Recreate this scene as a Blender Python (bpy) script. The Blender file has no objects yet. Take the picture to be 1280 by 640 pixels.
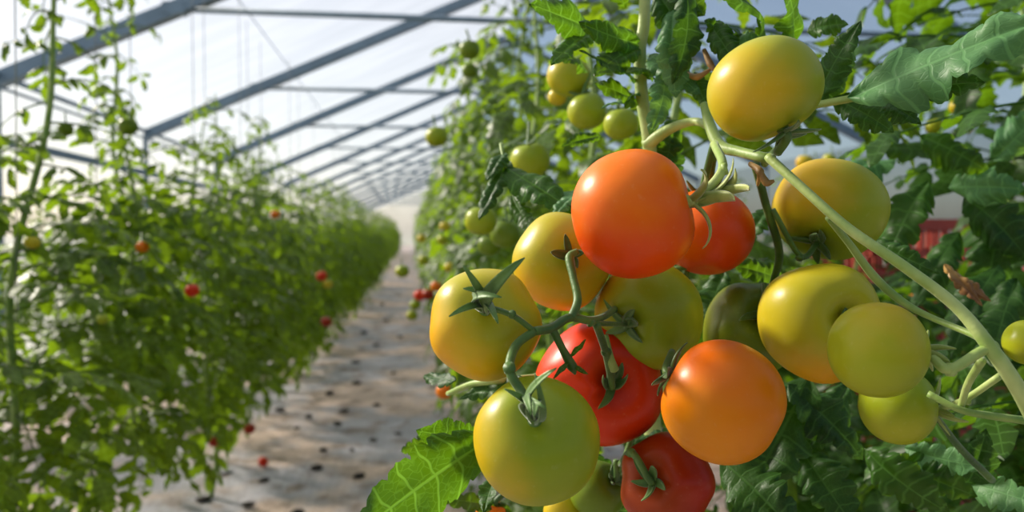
import bpy, math, random
import numpy as np
from mathutils import Vector, Matrix
C = bpy.context.scene.collection
PI = math.pi
# ------------------------------------------------------------------ camera
F = 950.0; HC = 1.1
psi = math.atan(125 / F); phi = math.atan(30 / F)
FW = Vector((math.sin(psi) * math.cos(phi), math.cos(psi) * math.cos(phi), -math.sin(phi)))
RT = Vector((math.cos(psi), -math.sin(psi), 0)); UP = RT.cross(FW)
CAM = Vector((0, 0, HC))
def P(x, y, d):
    """world point seen at photo pixel x,y and d metres in front of the camera"""
    return CAM + d * (FW + RT * ((x - 640) / F) - UP * ((y - 320) / F))
def D(v):
    return (Vector(v) - CAM).dot(FW)
def PX(v):
    w = Vector(v) - CAM; d = w.dot(FW)
    return 640 + F * w.dot(RT) / d, 320 - F * w.dot(UP) / d, d
def cdir(x, y, z):
    """direction given as right, up, towards the viewer"""
    return (RT * x + UP * y - FW * z).normalized()
cd = bpy.data.cameras.new('camera'); cam = bpy.data.objects.new('camera', cd); C.objects.link(cam)
m = Matrix((RT, UP, -FW)).transposed().to_4x4(); m.translation = CAM; cam.matrix_world = m
cd.sensor_width = 36; cd.lens = 36 * F / 1280; cd.clip_start = 0.02; cd.clip_end = 500
cd.dof.use_dof = True; cd.dof.focus_distance = 0.455; cd.dof.aperture_fstop = 6.8
bpy.context.scene.camera = cam

# ------------------------------------------------------------------ materials
def rgb(h):
    c = [int(h[i:i + 2], 16) / 255 for i in (0, 2, 4)]
    return tuple(((v / 12.92) if v <= .04045 else ((v + .055) / 1.055) ** 2.4) for v in c) + (1,)
class NT:
    def __init__(s, name):
        s.m = bpy.data.materials.new(name); s.m.use_nodes = True
        s.t = s.m.node_tree; s.t.nodes.clear(); s.out = s.t.nodes.new('ShaderNodeOutputMaterial')
    def n(s, typ, **k):
        nd = s.t.nodes.new('ShaderNode' + typ)
        for a, b in k.items(): setattr(nd, a, b)
        return nd
    def l(s, a, b): s.t.links.new(a, b)
    def val(s, sock, v):
        if isinstance(v, bpy.types.NodeSocket): s.l(v, sock)
        else: sock.default_value = v
    def math(s, op, a, b=0.0, c=None):
        nd = s.n('Math', operation=op); s.val(nd.inputs[0], a); s.val(nd.inputs[1], b)
        if c is not None: s.val(nd.inputs[2], c)
        return nd.outputs[0]
    def mix(s, f, a, b, mode='MIX'):
        nd = s.n('MixRGB', blend_type=mode); s.val(nd.inputs[0], f); s.val(nd.inputs[1], a); s.val(nd.inputs[2], b)
        return nd.outputs[0]
    def ramp(s, f, a, b):
        nd = s.n('MapRange', interpolation_type='SMOOTHSTEP'); s.val(nd.inputs[0], f); nd.inputs[1].default_value = a; nd.inputs[2].default_value = b
        return nd.outputs[0]
    def noise(s, vec, scale, detail=2.0, rough=.5):
        nd = s.n('TexNoise'); nd.inputs['Scale'].default_value = scale; nd.inputs['Detail'].default_value = detail; nd.inputs['Roughness'].default_value = rough
        if vec is not None: s.l(vec, nd.inputs['Vector'])
        return nd.outputs['Fac']
    def bump(s, h, st, dist):
        nd = s.n('Bump'); nd.inputs['Strength'].default_value = st; nd.inputs['Distance'].default_value = dist; s.l(h, nd.inputs['Height']); return nd.outputs[0]

def leaf_mat(name, dark, light, trans, tw=.42, rough=.42, hero=False, vs=.6):
    t = NT(name); uv = t.n('UVMap').outputs[0]; sx = t.n('SeparateXYZ'); t.l(uv, sx.inputs[0])
    v = t.math('ABSOLUTE', sx.outputs[1]); u = t.math('ADD', sx.outputs[0], t.math('MULTIPLY', t.math('SUBTRACT', t.noise(uv, 2.0, 0), .5), .07))
    fr = t.math('ABSOLUTE', t.math('SUBTRACT', t.math('FRACT', t.math('MULTIPLY', u, 6.0)), .5))
    sec = t.math('SUBTRACT', 1.0, t.ramp(fr, .02, .075 if hero else .12))
    midr = t.math('SUBTRACT', 1.0, t.ramp(v, .02, .07))
    vein = t.math('MAXIMUM', sec, midr)
    obj = t.n('TexCoord').outputs['Object']
    rnd = t.n('ObjectInfo').outputs['Random']
    ns = t.noise(obj, 18, 3)
    base = t.mix(t.ramp(ns, .35, .7), dark, light)
    base = t.mix(t.math('MULTIPLY', rnd, .35), base, light)
    h = t.math('MULTIPLY', vein, -1.0)
    if hero:
        vo = t.n('TexVoronoi', feature='DISTANCE_TO_EDGE'); mp = t.n('Mapping'); mp.inputs['Scale'].default_value = (16, 5, 1)
        t.l(uv, mp.inputs[0]); t.l(mp.outputs[0], vo.inputs['Vector']); vo.inputs['Scale'].default_value = 1.0
        net = t.math('SUBTRACT', 1.0, t.ramp(vo.outputs[0], .0, .10))
        vein = t.math('MAXIMUM', vein, t.math('MULTIPLY', net, .35))
        h = t.math('MULTIPLY', vein, -1.0)
    vcol = tuple(min(1, c * 2.2 + .03) for c in light[:3]) + (1,)
    base = t.mix(t.math('MULTIPLY', vein, vs if hero else .4), base, vcol)
    tcol = t.mix(t.math('MULTIPLY', vein, .7 if hero else .35), trans, tuple(min(1, c * 1.9 + .05) for c in trans[:3]) + (1,))
    p = t.n('BsdfPrincipled'); t.l(base, p.inputs['Base Color']); p.inputs['Roughness'].default_value = rough
    p.inputs['Specular IOR Level'].default_value = .30
    fine = t.noise(obj, 260 if hero else 120, 1)
    hh = t.math('ADD', h, t.math('MULTIPLY', fine, .5))
    b = t.bump(hh, .30 if hero else .25, .0008 if hero else .0015); t.l(b, p.inputs['Normal'])
    tr = t.n('BsdfTranslucent'); t.l(tcol, tr.inputs[0]); t.l(b, tr.inputs['Normal'])
    mx = t.n('MixShader'); mx.inputs[0].default_value = tw; t.l(p.outputs[0], mx.inputs[1]); t.l(tr.outputs[0], mx.inputs[2])
    t.l(mx.outputs[0], t.out.inputs[0]); return t.m
M = {}
M['leaf'] = leaf_mat('leaf green', rgb('112a09'), rgb('305616'), rgb('7fae12'), .34)
M['leaf_far'] = leaf_mat('leaf row green', rgb('152d08'), rgb('425f12'), rgb('98bc16'), .37)
M['leaf_hero'] = leaf_mat('leaf veined green', rgb('1d4210'), rgb('386214'), rgb('6c9e10'), .36, .40, True)
M['leaf_blue'] = leaf_mat('leaf bluish green', rgb('2f5f38'), rgb('5d8a55'), rgb('7fae30'), .25, .45, True, .22)
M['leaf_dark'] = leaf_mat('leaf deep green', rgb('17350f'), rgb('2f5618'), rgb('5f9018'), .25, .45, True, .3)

def stem_mat(name, a, b, fz=.15):
    t = NT(name); obj = t.n('TexCoord').outputs['Object']
    p = t.n('BsdfPrincipled'); t.l(t.mix(t.ramp(t.noise(obj, 40, 3), .3, .7), a, b), p.inputs['Base Color'])
    p.inputs['Roughness'].default_value = .5; p.inputs['Sheen Weight'].default_value = fz; p.inputs['Sheen Roughness'].default_value = .4
    p.inputs['Subsurface Weight'].default_value = .0
    t.l(t.bump(t.noise(obj, 350, 2), .4, .0008), p.inputs['Normal']); t.l(p.outputs[0], t.out.inputs[0]); return t.m
M['stem'] = stem_mat('stem green', rgb('6d8f3a'), rgb('97ad58'))
M['stem_pale'] = stem_mat('stem pale green', rgb('8aa64c'), rgb('b4c476'))
M['stem_dark'] = stem_mat('stalk deep green', rgb('2f5214'), rgb('56782a'))
M['sepal'] = stem_mat('sepal green', rgb('3a5c1c'), rgb('5f8434'), .5)
M['sepal_pale'] = stem_mat('sepal pale green', rgb('7c8f3a'), rgb('a9b25c'), .5)
M['dry'] = stem_mat('dried brown', rgb('6b4420'), rgb('b08a45'), .1)

def tomato_mat(name, base, second, lit_blush, bias=0.0, streak=None):
    """base skin, second hue at the stem end, blush (ripeness plus painted sunlit tone) on the side of local +X (object coords)"""
    t = NT(name); tc = t.n('TexCoord').outputs['Object']; sx = t.n('SeparateXYZ'); t.l(tc, sx.inputs[0])
    ns = t.noise(tc, 28, 3, .55); n2 = t.noise(tc, 300, 2)
    f1 = t.ramp(t.math('ADD', t.math('MULTIPLY', sx.outputs[2], 22.0), t.math('MULTIPLY', ns, .5)), -.35, 1.25)
    col = t.mix(f1, base, second)
    f2 = t.ramp(t.math('ADD', t.math('MULTIPLY', sx.outputs[0], 20.0), t.math('ADD', t.math('MULTIPLY', ns, .7), bias)), .35, 1.15)
    col = t.mix(f2, col, lit_blush)
    col = t.mix(t.math('MULTIPLY', t.ramp(n2, .6, .8), .04), col, (1, .95, .6, 1))
    p = t.n('BsdfPrincipled'); t.l(col, p.inputs['Base Color']); p.inputs['Roughness'].default_value = .36
    p.inputs['Specular IOR Level'].default_value = .27
    p.inputs['Subsurface Weight'].default_value = .15; p.inputs['Subsurface Radius'].default_value = (1, .55, .12); p.inputs['Subsurface Scale'].default_value = .006
    t.l(t.bump(t.noise(tc, 55, 3), .10, .003), p.inputs['Normal']); t.l(p.outputs[0], t.out.inputs[0]); return t.m
TM = {
 'redorange': tomato_mat('skin red orange', rgb('e24602'), rgb('e85604'), rgb('f07604')),
 'red': tomato_mat('skin red', rgb('d62a03'), rgb('c83604'), rgb('e63a04')),
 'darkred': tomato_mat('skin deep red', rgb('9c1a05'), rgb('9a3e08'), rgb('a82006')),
 'orange': tomato_mat('skin orange', rgb('e07a04'), rgb('de6203'), rgb('e08a08')),
 'yellow': tomato_mat('skin yellow', rgb('cbb424'), rgb('a8a41e'), rgb('e4a512'), -.05),
 'yelgreen': tomato_mat('skin yellow green', rgb('a3a91e'), rgb('87981c'), rgb('d0a81c'), -.08),
 'green': tomato_mat('skin green', rgb('97a51c'), rgb('78901a'), rgb('bfb524'), -.1),
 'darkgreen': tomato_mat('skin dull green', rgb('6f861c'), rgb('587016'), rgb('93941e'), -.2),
}

def plain(name, col, rough=.5, metal=0.0, scale=30, amt=.25, bump=.0):
    t = NT(name); tc = t.n('TexCoord').outputs['Object']
    dk = tuple(c * (1 - amt) for c in col[:3]) + (1,)
    p = t.n('BsdfPrincipled'); ns = t.noise(tc, scale, 4); t.l(t.mix(t.ramp(ns, .3, .7), dk, col), p.inputs['Base Color'])
    p.inputs['Roughness'].default_value = rough; p.inputs['Metallic'].default_value = metal
    if bump: t.l(t.bump(ns, .4, bump), p.inputs['Normal'])
    t.l(p.outputs[0], t.out.inputs[0]); return t.m
M['steel'] = plain('galvanised steel', rgb('6f8598'), .45, .3, 6, .2)
M['crate'] = plain('red crate plastic', rgb('a33a2c'), .45)
M['string'] = plain('twine', rgb('9a9c98'), .8)
M['clod'] = plain('dark soil clod', rgb('3a322d'), .9, 0, 60, .5, .004)
M['petal'] = plain('flower yellow', rgb('e8c020'), .6)

def film_mat(name, tint, transp, tr_col, wr=1.0):
    t = NT(name); geo = t.n('NewGeometry').outputs['Position']
    mp = t.n('Mapping'); mp.inputs['Scale'].default_value = (.6, 2.2, .6); t.l(geo, mp.inputs[0])
    ns = t.noise(mp.outputs[0], 1.6 * wr, 4)
    a = t.n('BsdfTransparent'); a.inputs[0].default_value = tint
    b = t.n('BsdfTranslucent'); t.l(t.mix(t.ramp(ns, .3, .75), tuple(c * .86 for c in tr_col[:3]) + (1,), tr_col), b.inputs[0])
    mx = t.n('MixShader'); mx.inputs[0].default_value = 1 - transp; t.l(a.outputs[0], mx.inputs[1]); t.l(b.outputs[0], mx.inputs[2])
    t.l(mx.outputs[0], t.out.inputs[0]); return t.m
M['film'] = film_mat('greenhouse film', (.95, .97, 1, 1), .57, (.57, .60, .66, 1))

M['film_sky_tint'] = film_mat('greenhouse film sky tinted', (.88, .95, 1, 1), .80, (.8, .88, 1, 1))  # same film on the right slope, made clearer and bluer to put sky colour in
def floor_mat():
    t = NT('ground cover sheet'); geo = t.n('NewGeometry').outputs['Position']
    n1 = t.noise(geo, 1.3, 4, .6); n2 = t.noise(geo, 6, 5, .65); n3 = t.noise(geo, 55, 3)
    col = t.mix(t.ramp(n1, .42, .58), rgb('aaa8b0'), rgb('cdb5a6'))  # bluish and pinkish patches paint shade and sunlit ground into the sheet
    col = t.mix(t.math('MULTIPLY', t.ramp(n2, .48, .66), .85), col, rgb('857468'))
    wv = t.n('TexWave', bands_direction='X'); wv.inputs['Scale'].default_value = 9.0; wv.inputs['Distortion'].default_value = .6; t.l(geo, wv.inputs[0])
    col = t.mix(t.math('MULTIPLY', wv.outputs[1], .06), col, (.02, .02, .02, 1))
    col = t.mix(t.math('MULTIPLY', t.ramp(n3, .55, .7), .3), col, rgb('58504a'))
    p = t.n('BsdfPrincipled'); t.l(col, p.inputs['Base Color']); p.inputs['Roughness'].default_value = .8
    h = t.math('ADD', t.math('MULTIPLY', n2, 1.0), t.math('MULTIPLY', n3, .15))
    t.l(t.bump(h, .7, .03), p.inputs['Normal']); t.l(p.outputs[0], t.out.inputs[0]); return t.m
M['floor'] = floor_mat()
M['soil'] = plain('outside soil', rgb('6b6a4a'), .95, 0, 2, .4)

# ------------------------------------------------------------------ mesh helpers
class MB:
    def __init__(s): s.v = []; s.f = []; s.uv = []; s.nv = 0
    def add(s, V, Fc, UV=None):
        V = np.asarray(V, float); s.v.append(V); s.f += [tuple(i + s.nv for i in f) for f in Fc]
        s.uv.append(np.asarray(UV, float) if UV is not None else np.full((len(V), 2), .5)); s.nv += len(V)
    def addm(s, mb_data, mat):
        V, Fc, UV = mb_data; A = np.array(mat); s.add(V @ A[:3, :3].T + A[:3, 3], Fc, UV)
    def data(s): return np.vstack(s.v), s.f, np.vstack(s.uv)
    def mesh(s, name, mat, smooth=True):
        me = bpy.data.meshes.new(name); V, Fc, UV = s.data()
        me.from_pydata(V.tolist(), [], Fc); ul = me.uv_layers.new(name='UVMap')
        li = np.empty(len(me.loops), np.int32); me.loops.foreach_get('vertex_index', li)
        ul.data.foreach_set('uv', UV[li].astype(np.float32).ravel())
        if smooth: me.polygons.foreach_set('use_smooth', [True] * len(me.polygons))
        me.materials.append(mat); me.update(); return me
    def build(s, name, mat, parent=None, origin=None, smooth=True, label=None):
        if origin is not None:
            o3 = np.array(origin); s.v = [v - o3 for v in s.v]
        o = bpy.data.objects.new(name, s.mesh(name, mat, smooth)); C.objects.link(o)
        if origin is not None: o.location = origin
        if parent is not None:
            o.parent = parent
            if origin is not None: o.location = Vector(origin) - parent.location
            else: o.location = -parent.location
        if label: o['label'] = label
        return o
def tag(o, label=None, cat=None, group=None, kind=None):
    if label: o['label'] = label
    if cat: o['category'] = cat
    if group: o['group'] = group
    if kind: o['kind'] = kind
    return o
def empty(name, loc, label=None, cat=None, group=None):
    o = bpy.data.objects.new(name, None); C.objects.link(o); o.location = loc; o.empty_display_size = .05
    return tag(o, label, cat, group)
def catmull(pts, n):
    pts = [np.array(p, float) for p in pts]
    if len(pts) == 2: return [pts[0] + (pts[1] - pts[0]) * i / n for i in range(n + 1)]
    q = [2 * pts[0] - pts[1]] + pts + [2 * pts[-1] - pts[-2]]; out = []
    for i in range(1, len(q) - 2):
        for k in range(n):
            t = k / n
            out.append(.5 * (2 * q[i] + (q[i + 1] - q[i - 1]) * t + (2 * q[i - 1] - 5 * q[i] + 4 * q[i + 1] - q[i + 2]) * t * t + (3 * q[i] - q[i - 1] - 3 * q[i + 1] + q[i + 2]) * t ** 3))
    out.append(q[-2]); return out
def tube(mb, pts, rad, n=6, seg=10, caps=True, ribs=0.0):
    """pts control points, rad radius list per control point or a number"""
    path = catmull(pts, n) if n else [np.array(p, float) for p in pts]
    if not isinstance(rad, (list, tuple)): rad = [rad] * len(pts)
    R = np.interp(np.linspace(0, 1, len(path)), np.linspace(0, 1, len(rad)), rad)
    T = [path[min(i + 1, len(path) - 1)] - path[max(i - 1, 0)] for i in range(len(path))]
    T = [t / (np.linalg.norm(t) + 1e-12) for t in T]
    u = np.cross(T[0], [0, 0, 1.0]);
    if np.linalg.norm(u) < .1: u = np.cross(T[0], [1.0, 0, 0])
    u /= np.linalg.norm(u); V = []; Fc = []; UV = []
    for i, p in enumerate(path):
        u = u - T[i] * np.dot(u, T[i]); u /= np.linalg.norm(u); w = np.cross(T[i], u)
        for k in range(seg):
            a = 2 * PI * k / seg; r = R[i] * (1 + ribs * math.cos(5 * a))
            V.append(p + r * (math.cos(a) * u + math.sin(a) * w)); UV.append((.5, .5))
    for i in range(len(path) - 1):
        for k in range(seg):
            a = i * seg + k; b = i * seg + (k + 1) % seg; Fc.append((a, b, b + seg, a + seg))
    if caps:
        Fc.append(tuple(range(seg))[::-1]); Fc.append(tuple((len(path) - 1) * seg + k for k in range(seg)))
    mb.add(V, Fc, UV)
def box(mb, x0, x1, y0, y1, z0, z1):
    V = [(x, y, z) for z in (z0, z1) for y in (y0, y1) for x in (x0, x1)]
    mb.add(V, [(0, 2, 3, 1), (4, 5, 7, 6), (0, 1, 5, 4), (2, 6, 7, 3), (0, 4, 6, 2), (1, 3, 7, 5)])
def beam(mb, a, b, w, h):
    """rectangular bar from a to b, w across (in Y or X), h in height"""
    a = Vector(a); b = Vector(b); t = (b - a).normalized(); up = Vector((0, 0, 1))
    if abs(t.z) > .9: up = Vector((0, 1, 0))
    s = t.cross(up).normalized(); u = s.cross(t)
    V = [p + s * (w / 2 * i) + u * (h / 2 * j) for p in (a, b) for i, j in ((-1, -1), (1, -1), (1, 1), (-1, 1))]
    mb.add(V, [(0, 1, 2, 3), (7, 6, 5, 4), (0, 4, 5, 1), (1, 5, 6, 2), (2, 6, 7, 3), (3, 7, 4, 0)])

# ------------------------------------------------------------------ leaves
def leaflet(L, W, rng, nu=10, nv=2, lobe=.35, fold=.35, curl=.5, droop=.35, ripple=.25, fwd=.35, twist=0.0, teeth=0.0):
    """one toothed leaflet along +Y, upper side +Z; solid of no thickness like a real blade"""
    V = []; UV = []; Fc = []; ph1, ph2 = rng.uniform(0, 6.3), rng.uniform(0, 6.3); cols = 2 * nv + 1
    asym = rng.uniform(-.12, .12); bend = rng.uniform(-.12, .12)
    for i in range(nu + 1):
        t = i / nu; base = 2.05 * (t ** .55) * ((1 - t) ** .85)
        for j in range(cols):
            s = (j - nv) / nv; sa = abs(s); sg = 1 if s >= 0 else -1
            tooth = abs(math.sin(PI * 6 * t + (.25 * asym * sg))) ** .7
            w = base * (1 - lobe + lobe * tooth) * (1 + asym * sg)
            if teeth: w *= 1 + teeth * (abs(math.sin(PI * 18 * t)) - .5)
            w = w * W / 2
            x = w * s; y = t * L + fwd * w * sa * (1 - t)
            z = fold * abs(x) - curl * w * sa ** 3 + ripple * w * sa ** 2 * math.sin(11 * t + ph1 + (ph2 if sg > 0 else 0))
            z += .035 * W * math.sin(PI * 12 * t + 1.2 * sa + ph1) * sa * (1 - sa) * 1.2 + .05 * W * math.sin(7 * t + ph2) * math.sin(PI * sa)
            x += bend * L * t * t
            th = droop * t * 1.6; yy = y; z2 = z
            # bend downwards along the length
            y = (math.sin(th) / max(droop * 1.6, 1e-3) / max(t, 1e-3) * t) * L * (yy / (t * L)) if t > 0 else yy
            z = z2 * math.cos(th) - (1 - math.cos(th)) / max(droop * 1.6, 1e-3) * L
            if twist:
                a = twist * t; x, z = x * math.cos(a) - z * math.sin(a), x * math.sin(a) + z * math.cos(a)
            V.append((x, y, z)); UV.append((t, s))
    for i in range(nu):
        for j in range(cols - 1):
            a = i * cols + j; Fc.append((a, a + 1, a + 1 + cols, a + cols))
    return np.array(V), Fc, np.array(UV)
def frame(o, ydir, zhint):
    y = Vector(ydir).normalized(); z = Vector(zhint); z = z - y * z.dot(y)
    if z.length < 1e-4: z = Vector((0, 1, 0)) - y * y.y
    z.normalize(); x = y.cross(z)
    m = Matrix((x, y, z)).transposed().to_4x4(); m.translation = Vector(o); return m
def compound_leaf(rng, R=.28, nu=10, nv=2, size=1.0, curlmul=1.0, pairs=3, stalk=True, sag=.8):
    """pinnate tomato leaf along +Y with its base at the origin"""
    mb = MB(); n = 12; path = [Vector((0, 0, 0))]; ang = 0.0
    side = rng.uniform(-.3, .3)
    for i in range(n):
        ang = sag * ((i + 1) / n) ** 1.3
        path.append(path[-1] + Vector((side * i / n * .5, math.cos(ang), -math.sin(ang))).normalized() * (R / n))
    if stalk: tube(mb, path, [.0028, .0022, .0014, .0009], 0, 5)
    def at(t):
        k = min(int(t * n), n - 1); p = path[k].lerp(path[k + 1], t * n - k); return p, (path[k + 1] - path[k]).normalized()
    ts = [.32 + .56 * k / max(pairs - 1, 1) for k in range(pairs)] if pairs > 1 else [.6]
    for k, t in enumerate(ts):
        for sg in (-1, 1):
            p, d = at(t + rng.uniform(-.03, .03)); sd = Vector((sg, 0, 0)); up = sd.cross(d) * sg
            yd = (d * rng.uniform(.35, .75) + sd + up * rng.uniform(-.25, .35)).normalized()
            L = size * (.062 + .03 * math.sin(PI * (t * .9))) * rng.uniform(.8, 1.15)
            st = p + yd * L * .16
            if stalk: tube(mb, [p, st], [.001, .0008], 1, 4)
            mb.addm(leaflet(L, L * rng.uniform(.5, .64), rng, nu, nv, curl=curlmul * rng.uniform(.2, .9), fold=rng.uniform(.15, .6), droop=rng.uniform(.2, .8) * curlmul, ripple=rng.uniform(.1, .45), twist=rng.uniform(-.5, .5)),
                    frame(st, yd, up + Vector((rng.uniform(-.3, .3), 0, 0))))
        if k < len(ts) - 1:
            for sg in (-1, 1):
                p, d = at(t + .12); sd = Vector((sg, 0, 0)); yd = (d * .4 + sd).normalized(); L = size * rng.uniform(.018, .034)
                mb.addm(leaflet(L, L * .7, rng, 5, 1), frame(p + yd * .006, yd, sd.cross(d) * sg))
    p, d = at(1.0); L = size * rng.uniform(.085, .11)
    mb.addm(leaflet(L, L * .62, rng, nu + 2, nv, curl=curlmul * .5, fold=.3, droop=.5 * curlmul, ripple=.3), frame(p, d, Vector((0, .3, 1))))
    return mb
rg = random.Random(11)
POOL = [compound_leaf(rg, R=rg.uniform(.22, .32), size=rg.uniform(.9, 1.15), pairs=rg.choice((3, 3, 4)), sag=rg.uniform(.5, 1.2)) for _ in range(10)]
POOLS = [compound_leaf(rg, R=rg.uniform(.10, .17), size=rg.uniform(.45, .65), pairs=2, curlmul=1.9, sag=rg.uniform(.6, 1.6)) for _ in range(6)]
POOL_D = [p.data() for p in POOL]; POOLS_D = [p.data() for p in POOLS]
POOL_M = {k: [p.mesh('leaf', M[k]) for p in POOL] for k in ('leaf', 'leaf_far')}
POOLS_M = {k: [p.mesh('leaf', M[k]) for p in POOLS] for k in ('leaf', 'leaf_far')}
POOLH = [compound_leaf(rg, R=rg.uniform(.18, .26), size=rg.uniform(.95, 1.2), nu=20, nv=4, pairs=3, sag=rg.uniform(.4, 1.2), curlmul=1.2).mesh('leaf', M['leaf_hero']) for _ in range(6)]

def leaf_slots(rng, base, H, lean, z0=.35, dens=1.0, ztop=1.25, sparse=True):
    """(matrix, small?) list for the leaves of one plant whose stem starts at base"""
    out = []; z = z0; az = rng.uniform(0, 6.28); wob = rng.uniform(0, 6.28)
    while z < H:
        fr = z / H; az += 2.4 + rng.uniform(-.5, .5)
        p = stem_at(base, lean, wob, z)
        small = sparse and z > ztop + rng.uniform(-.12, .12)
        el = rng.uniform(-.1, .55) if not small else rng.uniform(-.3, .7)
        if z < .55: el = rng.uniform(-.7, .1)
        yd = Vector((math.cos(az) * math.cos(el), math.sin(az) * math.cos(el), math.sin(el)))
        m = frame(p, yd, Vector((rng.uniform(-.3, .3), rng.uniform(-.3, .3), 1)))
        sc = rng.uniform(.85, 1.15); m = m @ Matrix.Scale(sc, 4); out.append((m, small))
        z += (rng.uniform(.025, .05) if not small else rng.uniform(.06, .11)) / dens
    return out, wob
def stem_at(base, lean, wob, z):
    return Vector((base[0] + lean[0] * z + .035 * math.sin(3.1 * z + wob) + .018 * math.sin(9 * z + wob), base[1] + lean[1] * z + .03 * math.cos(2.6 * z + wob) + .012 * math.sin(8 * z), z))
def stem_mesh(mb, base, lean, wob, H, r=.008, seg=8):
    pts = [stem_at(base, lean, wob, H * k / 24) for k in range(25)]; pts[0].z = -.01
    tube(mb, pts, [r * 1.25, r * 1.1, r, r * .8, r * .35], 2, seg)

# ------------------------------------------------------------------ setting
def struct(o): o['kind'] = 'structure'; return o
XE, ZE, XR = -3.42, 2.36, 1.7; ZR = ZE + .45 * (XR - XE); XE2 = 2 * XR - XE; Y1 = 62.0
mb = MB(); rn = random.Random(3)
nx, ny = 44, 240; V = []; UV = []
for j in range(ny + 1):
    y = -2 + (Y1 + 2) * (j / ny) ** 1.7
    for i in range(nx + 1):
        x = XE + (XE2 - XE) * i / nx
        z = .012 * math.sin(3.1 * x + 1.7 * math.sin(1.3 * y)) + .010 * math.sin(4.3 * y + 2 * math.sin(2.2 * x))
        V.append((x, y, z - .02)); UV.append((x, y))
mb.add(V, [(j * (nx + 1) + i, j * (nx + 1) + i + 1, (j + 1) * (nx + 1) + i + 1, (j + 1) * (nx + 1) + i) for j in range(ny) for i in range(nx)], UV)
struct(mb.build('floor', M['floor']))
mb = MB(); box(mb, -150, 150, -60, 250, -.2, -.06); struct(mb.build('terrain', M['soil'], smooth=False))
def sheet(name, a, b, mat=None):
    """roof or wall film stretched between the profile points a,b (x,z) along the house, sagging between trusses"""
    mb = MB(); V = []; nn = 8; ns = 160
    for j in range(ns + 1):
        y = -2.5 + (Y1 + 2.5) * j / ns
        for i in range(nn + 1):
            t = i / nn; V.append((a[0] + (b[0] - a[0]) * t, y, a[1] + (b[1] - a[1]) * t - .02 * abs(math.sin(PI * (y - 6.86) / 3.57)) * math.sin(PI * t)))
    mb.add(V, [(j * (nn + 1) + i, j * (nn + 1) + i + 1, (j + 1) * (nn + 1) + i + 1, (j + 1) * (nn + 1) + i) for j in range(ns) for i in range(nn)])
    return struct(mb.build(name, mat or M['film']))
sheet('ceiling', (XE, ZE + .07), (XR, ZR + .07)); sheet('ceiling', (XR, ZR + .07), (XE2, ZE + .07), M['film_sky_tint'])
sheet('wall_left', (XE - .05, -.05), (XE - .05, ZE + .07)); sheet('wall_right', (XE2 + .05, -.05), (XE2 + .05, ZE + .07))
mb = MB(); mb.add([(XE, Y1, 0), (XE2, Y1, 0), (XE2, Y1, ZE), (XR, Y1, ZR), (XE, Y1, ZE)], [(0, 1, 2, 3, 4)]); struct(mb.build('wall_back', M['film'], smooth=False))

# roof trusses: two rafters, collar tie, posts, gusset plates
TD0, TS = 6.86, 3.57; ZT = HC + 1.9
tl = ['grey steel roof truss nearest the camera, thickest beam at top left', 'second grey roof truss from the camera, beam crossing to the upper middle', 'third grey roof truss from the camera', 'fourth grey roof truss from the camera', 'fifth grey roof truss from the camera']
for k in range(14):
    y = TD0 + TS * k
    lab = tl[k] if k < 5 else 'thin grey roof truss far down the greenhouse'
    r = empty('roof_truss', (XE, y, 0), lab, 'roof truss', 'steel trusses under the greenhouse roof')
    for sx, xe in ((1, XE), (-1, XE2)):
        mb = MB(); beam(mb, (xe, y, ZE), (XR, y, ZR), .10, .115); beam(mb, (xe, y, ZE - .06), (XR, y, ZR - .06), .13, .02); mb.build('rafter', M['steel'], r, smooth=False)
        mb = MB(); beam(mb, (xe, y, -.02), (xe, y, ZE), .05, .05); mb.build('post', M['steel'], r, smooth=False)
    xt = XE + (ZT - ZE) / .45
    mb = MB(); tube(mb, [(xt, y, ZT), (2 * XR - xt, y, ZT)], .027, 1, 10); mb.build('collar_tie', M['steel'], r)
    for xx in (xt, 2 * XR - xt):
        mb = MB(); box(mb, xx - .09, xx + .09, y - .06, y + .06, ZT - .05, ZT + .05); mb.build('gusset_plate', M['steel'], r, smooth=False)
rails = [((XE + .04, ZE + .03), .035, 'upper grey eave rail running along the left roof edge'), ((XE + .14, ZE - .10), .02, 'thin lower eave rail just under the left roof edge'),
         ((XE + .02, HC + .76), .06, 'wide grey side rail along the left greenhouse wall'), ((XR, ZR - .04), .05, 'ridge rail along the top of the greenhouse roof'),
         ((XE + .02, .9), .035, 'low grey side rail along the left greenhouse wall')]
for (x, z), w, lab in rails:
    mb = MB(); beam(mb, (x, -2, z), (x, Y1, z), w, w * 1.2); tag(mb.build('side_rail', M['steel'], smooth=False), lab, 'rail', 'lengthwise rails of the greenhouse')
# crop wires the plants hang from
WZ = 2.35
for x, lab in ((-.92, 'thin crop wire stretched above the left row of plants'), (.52, 'thin crop wire stretched above the right row of plants')):
    mb = MB(); tube(mb, [(x, -1, WZ), (x, Y1, WZ)], .003, 1, 5); tag(mb.build('crop_wire', M['steel']), lab, 'wire')

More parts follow.
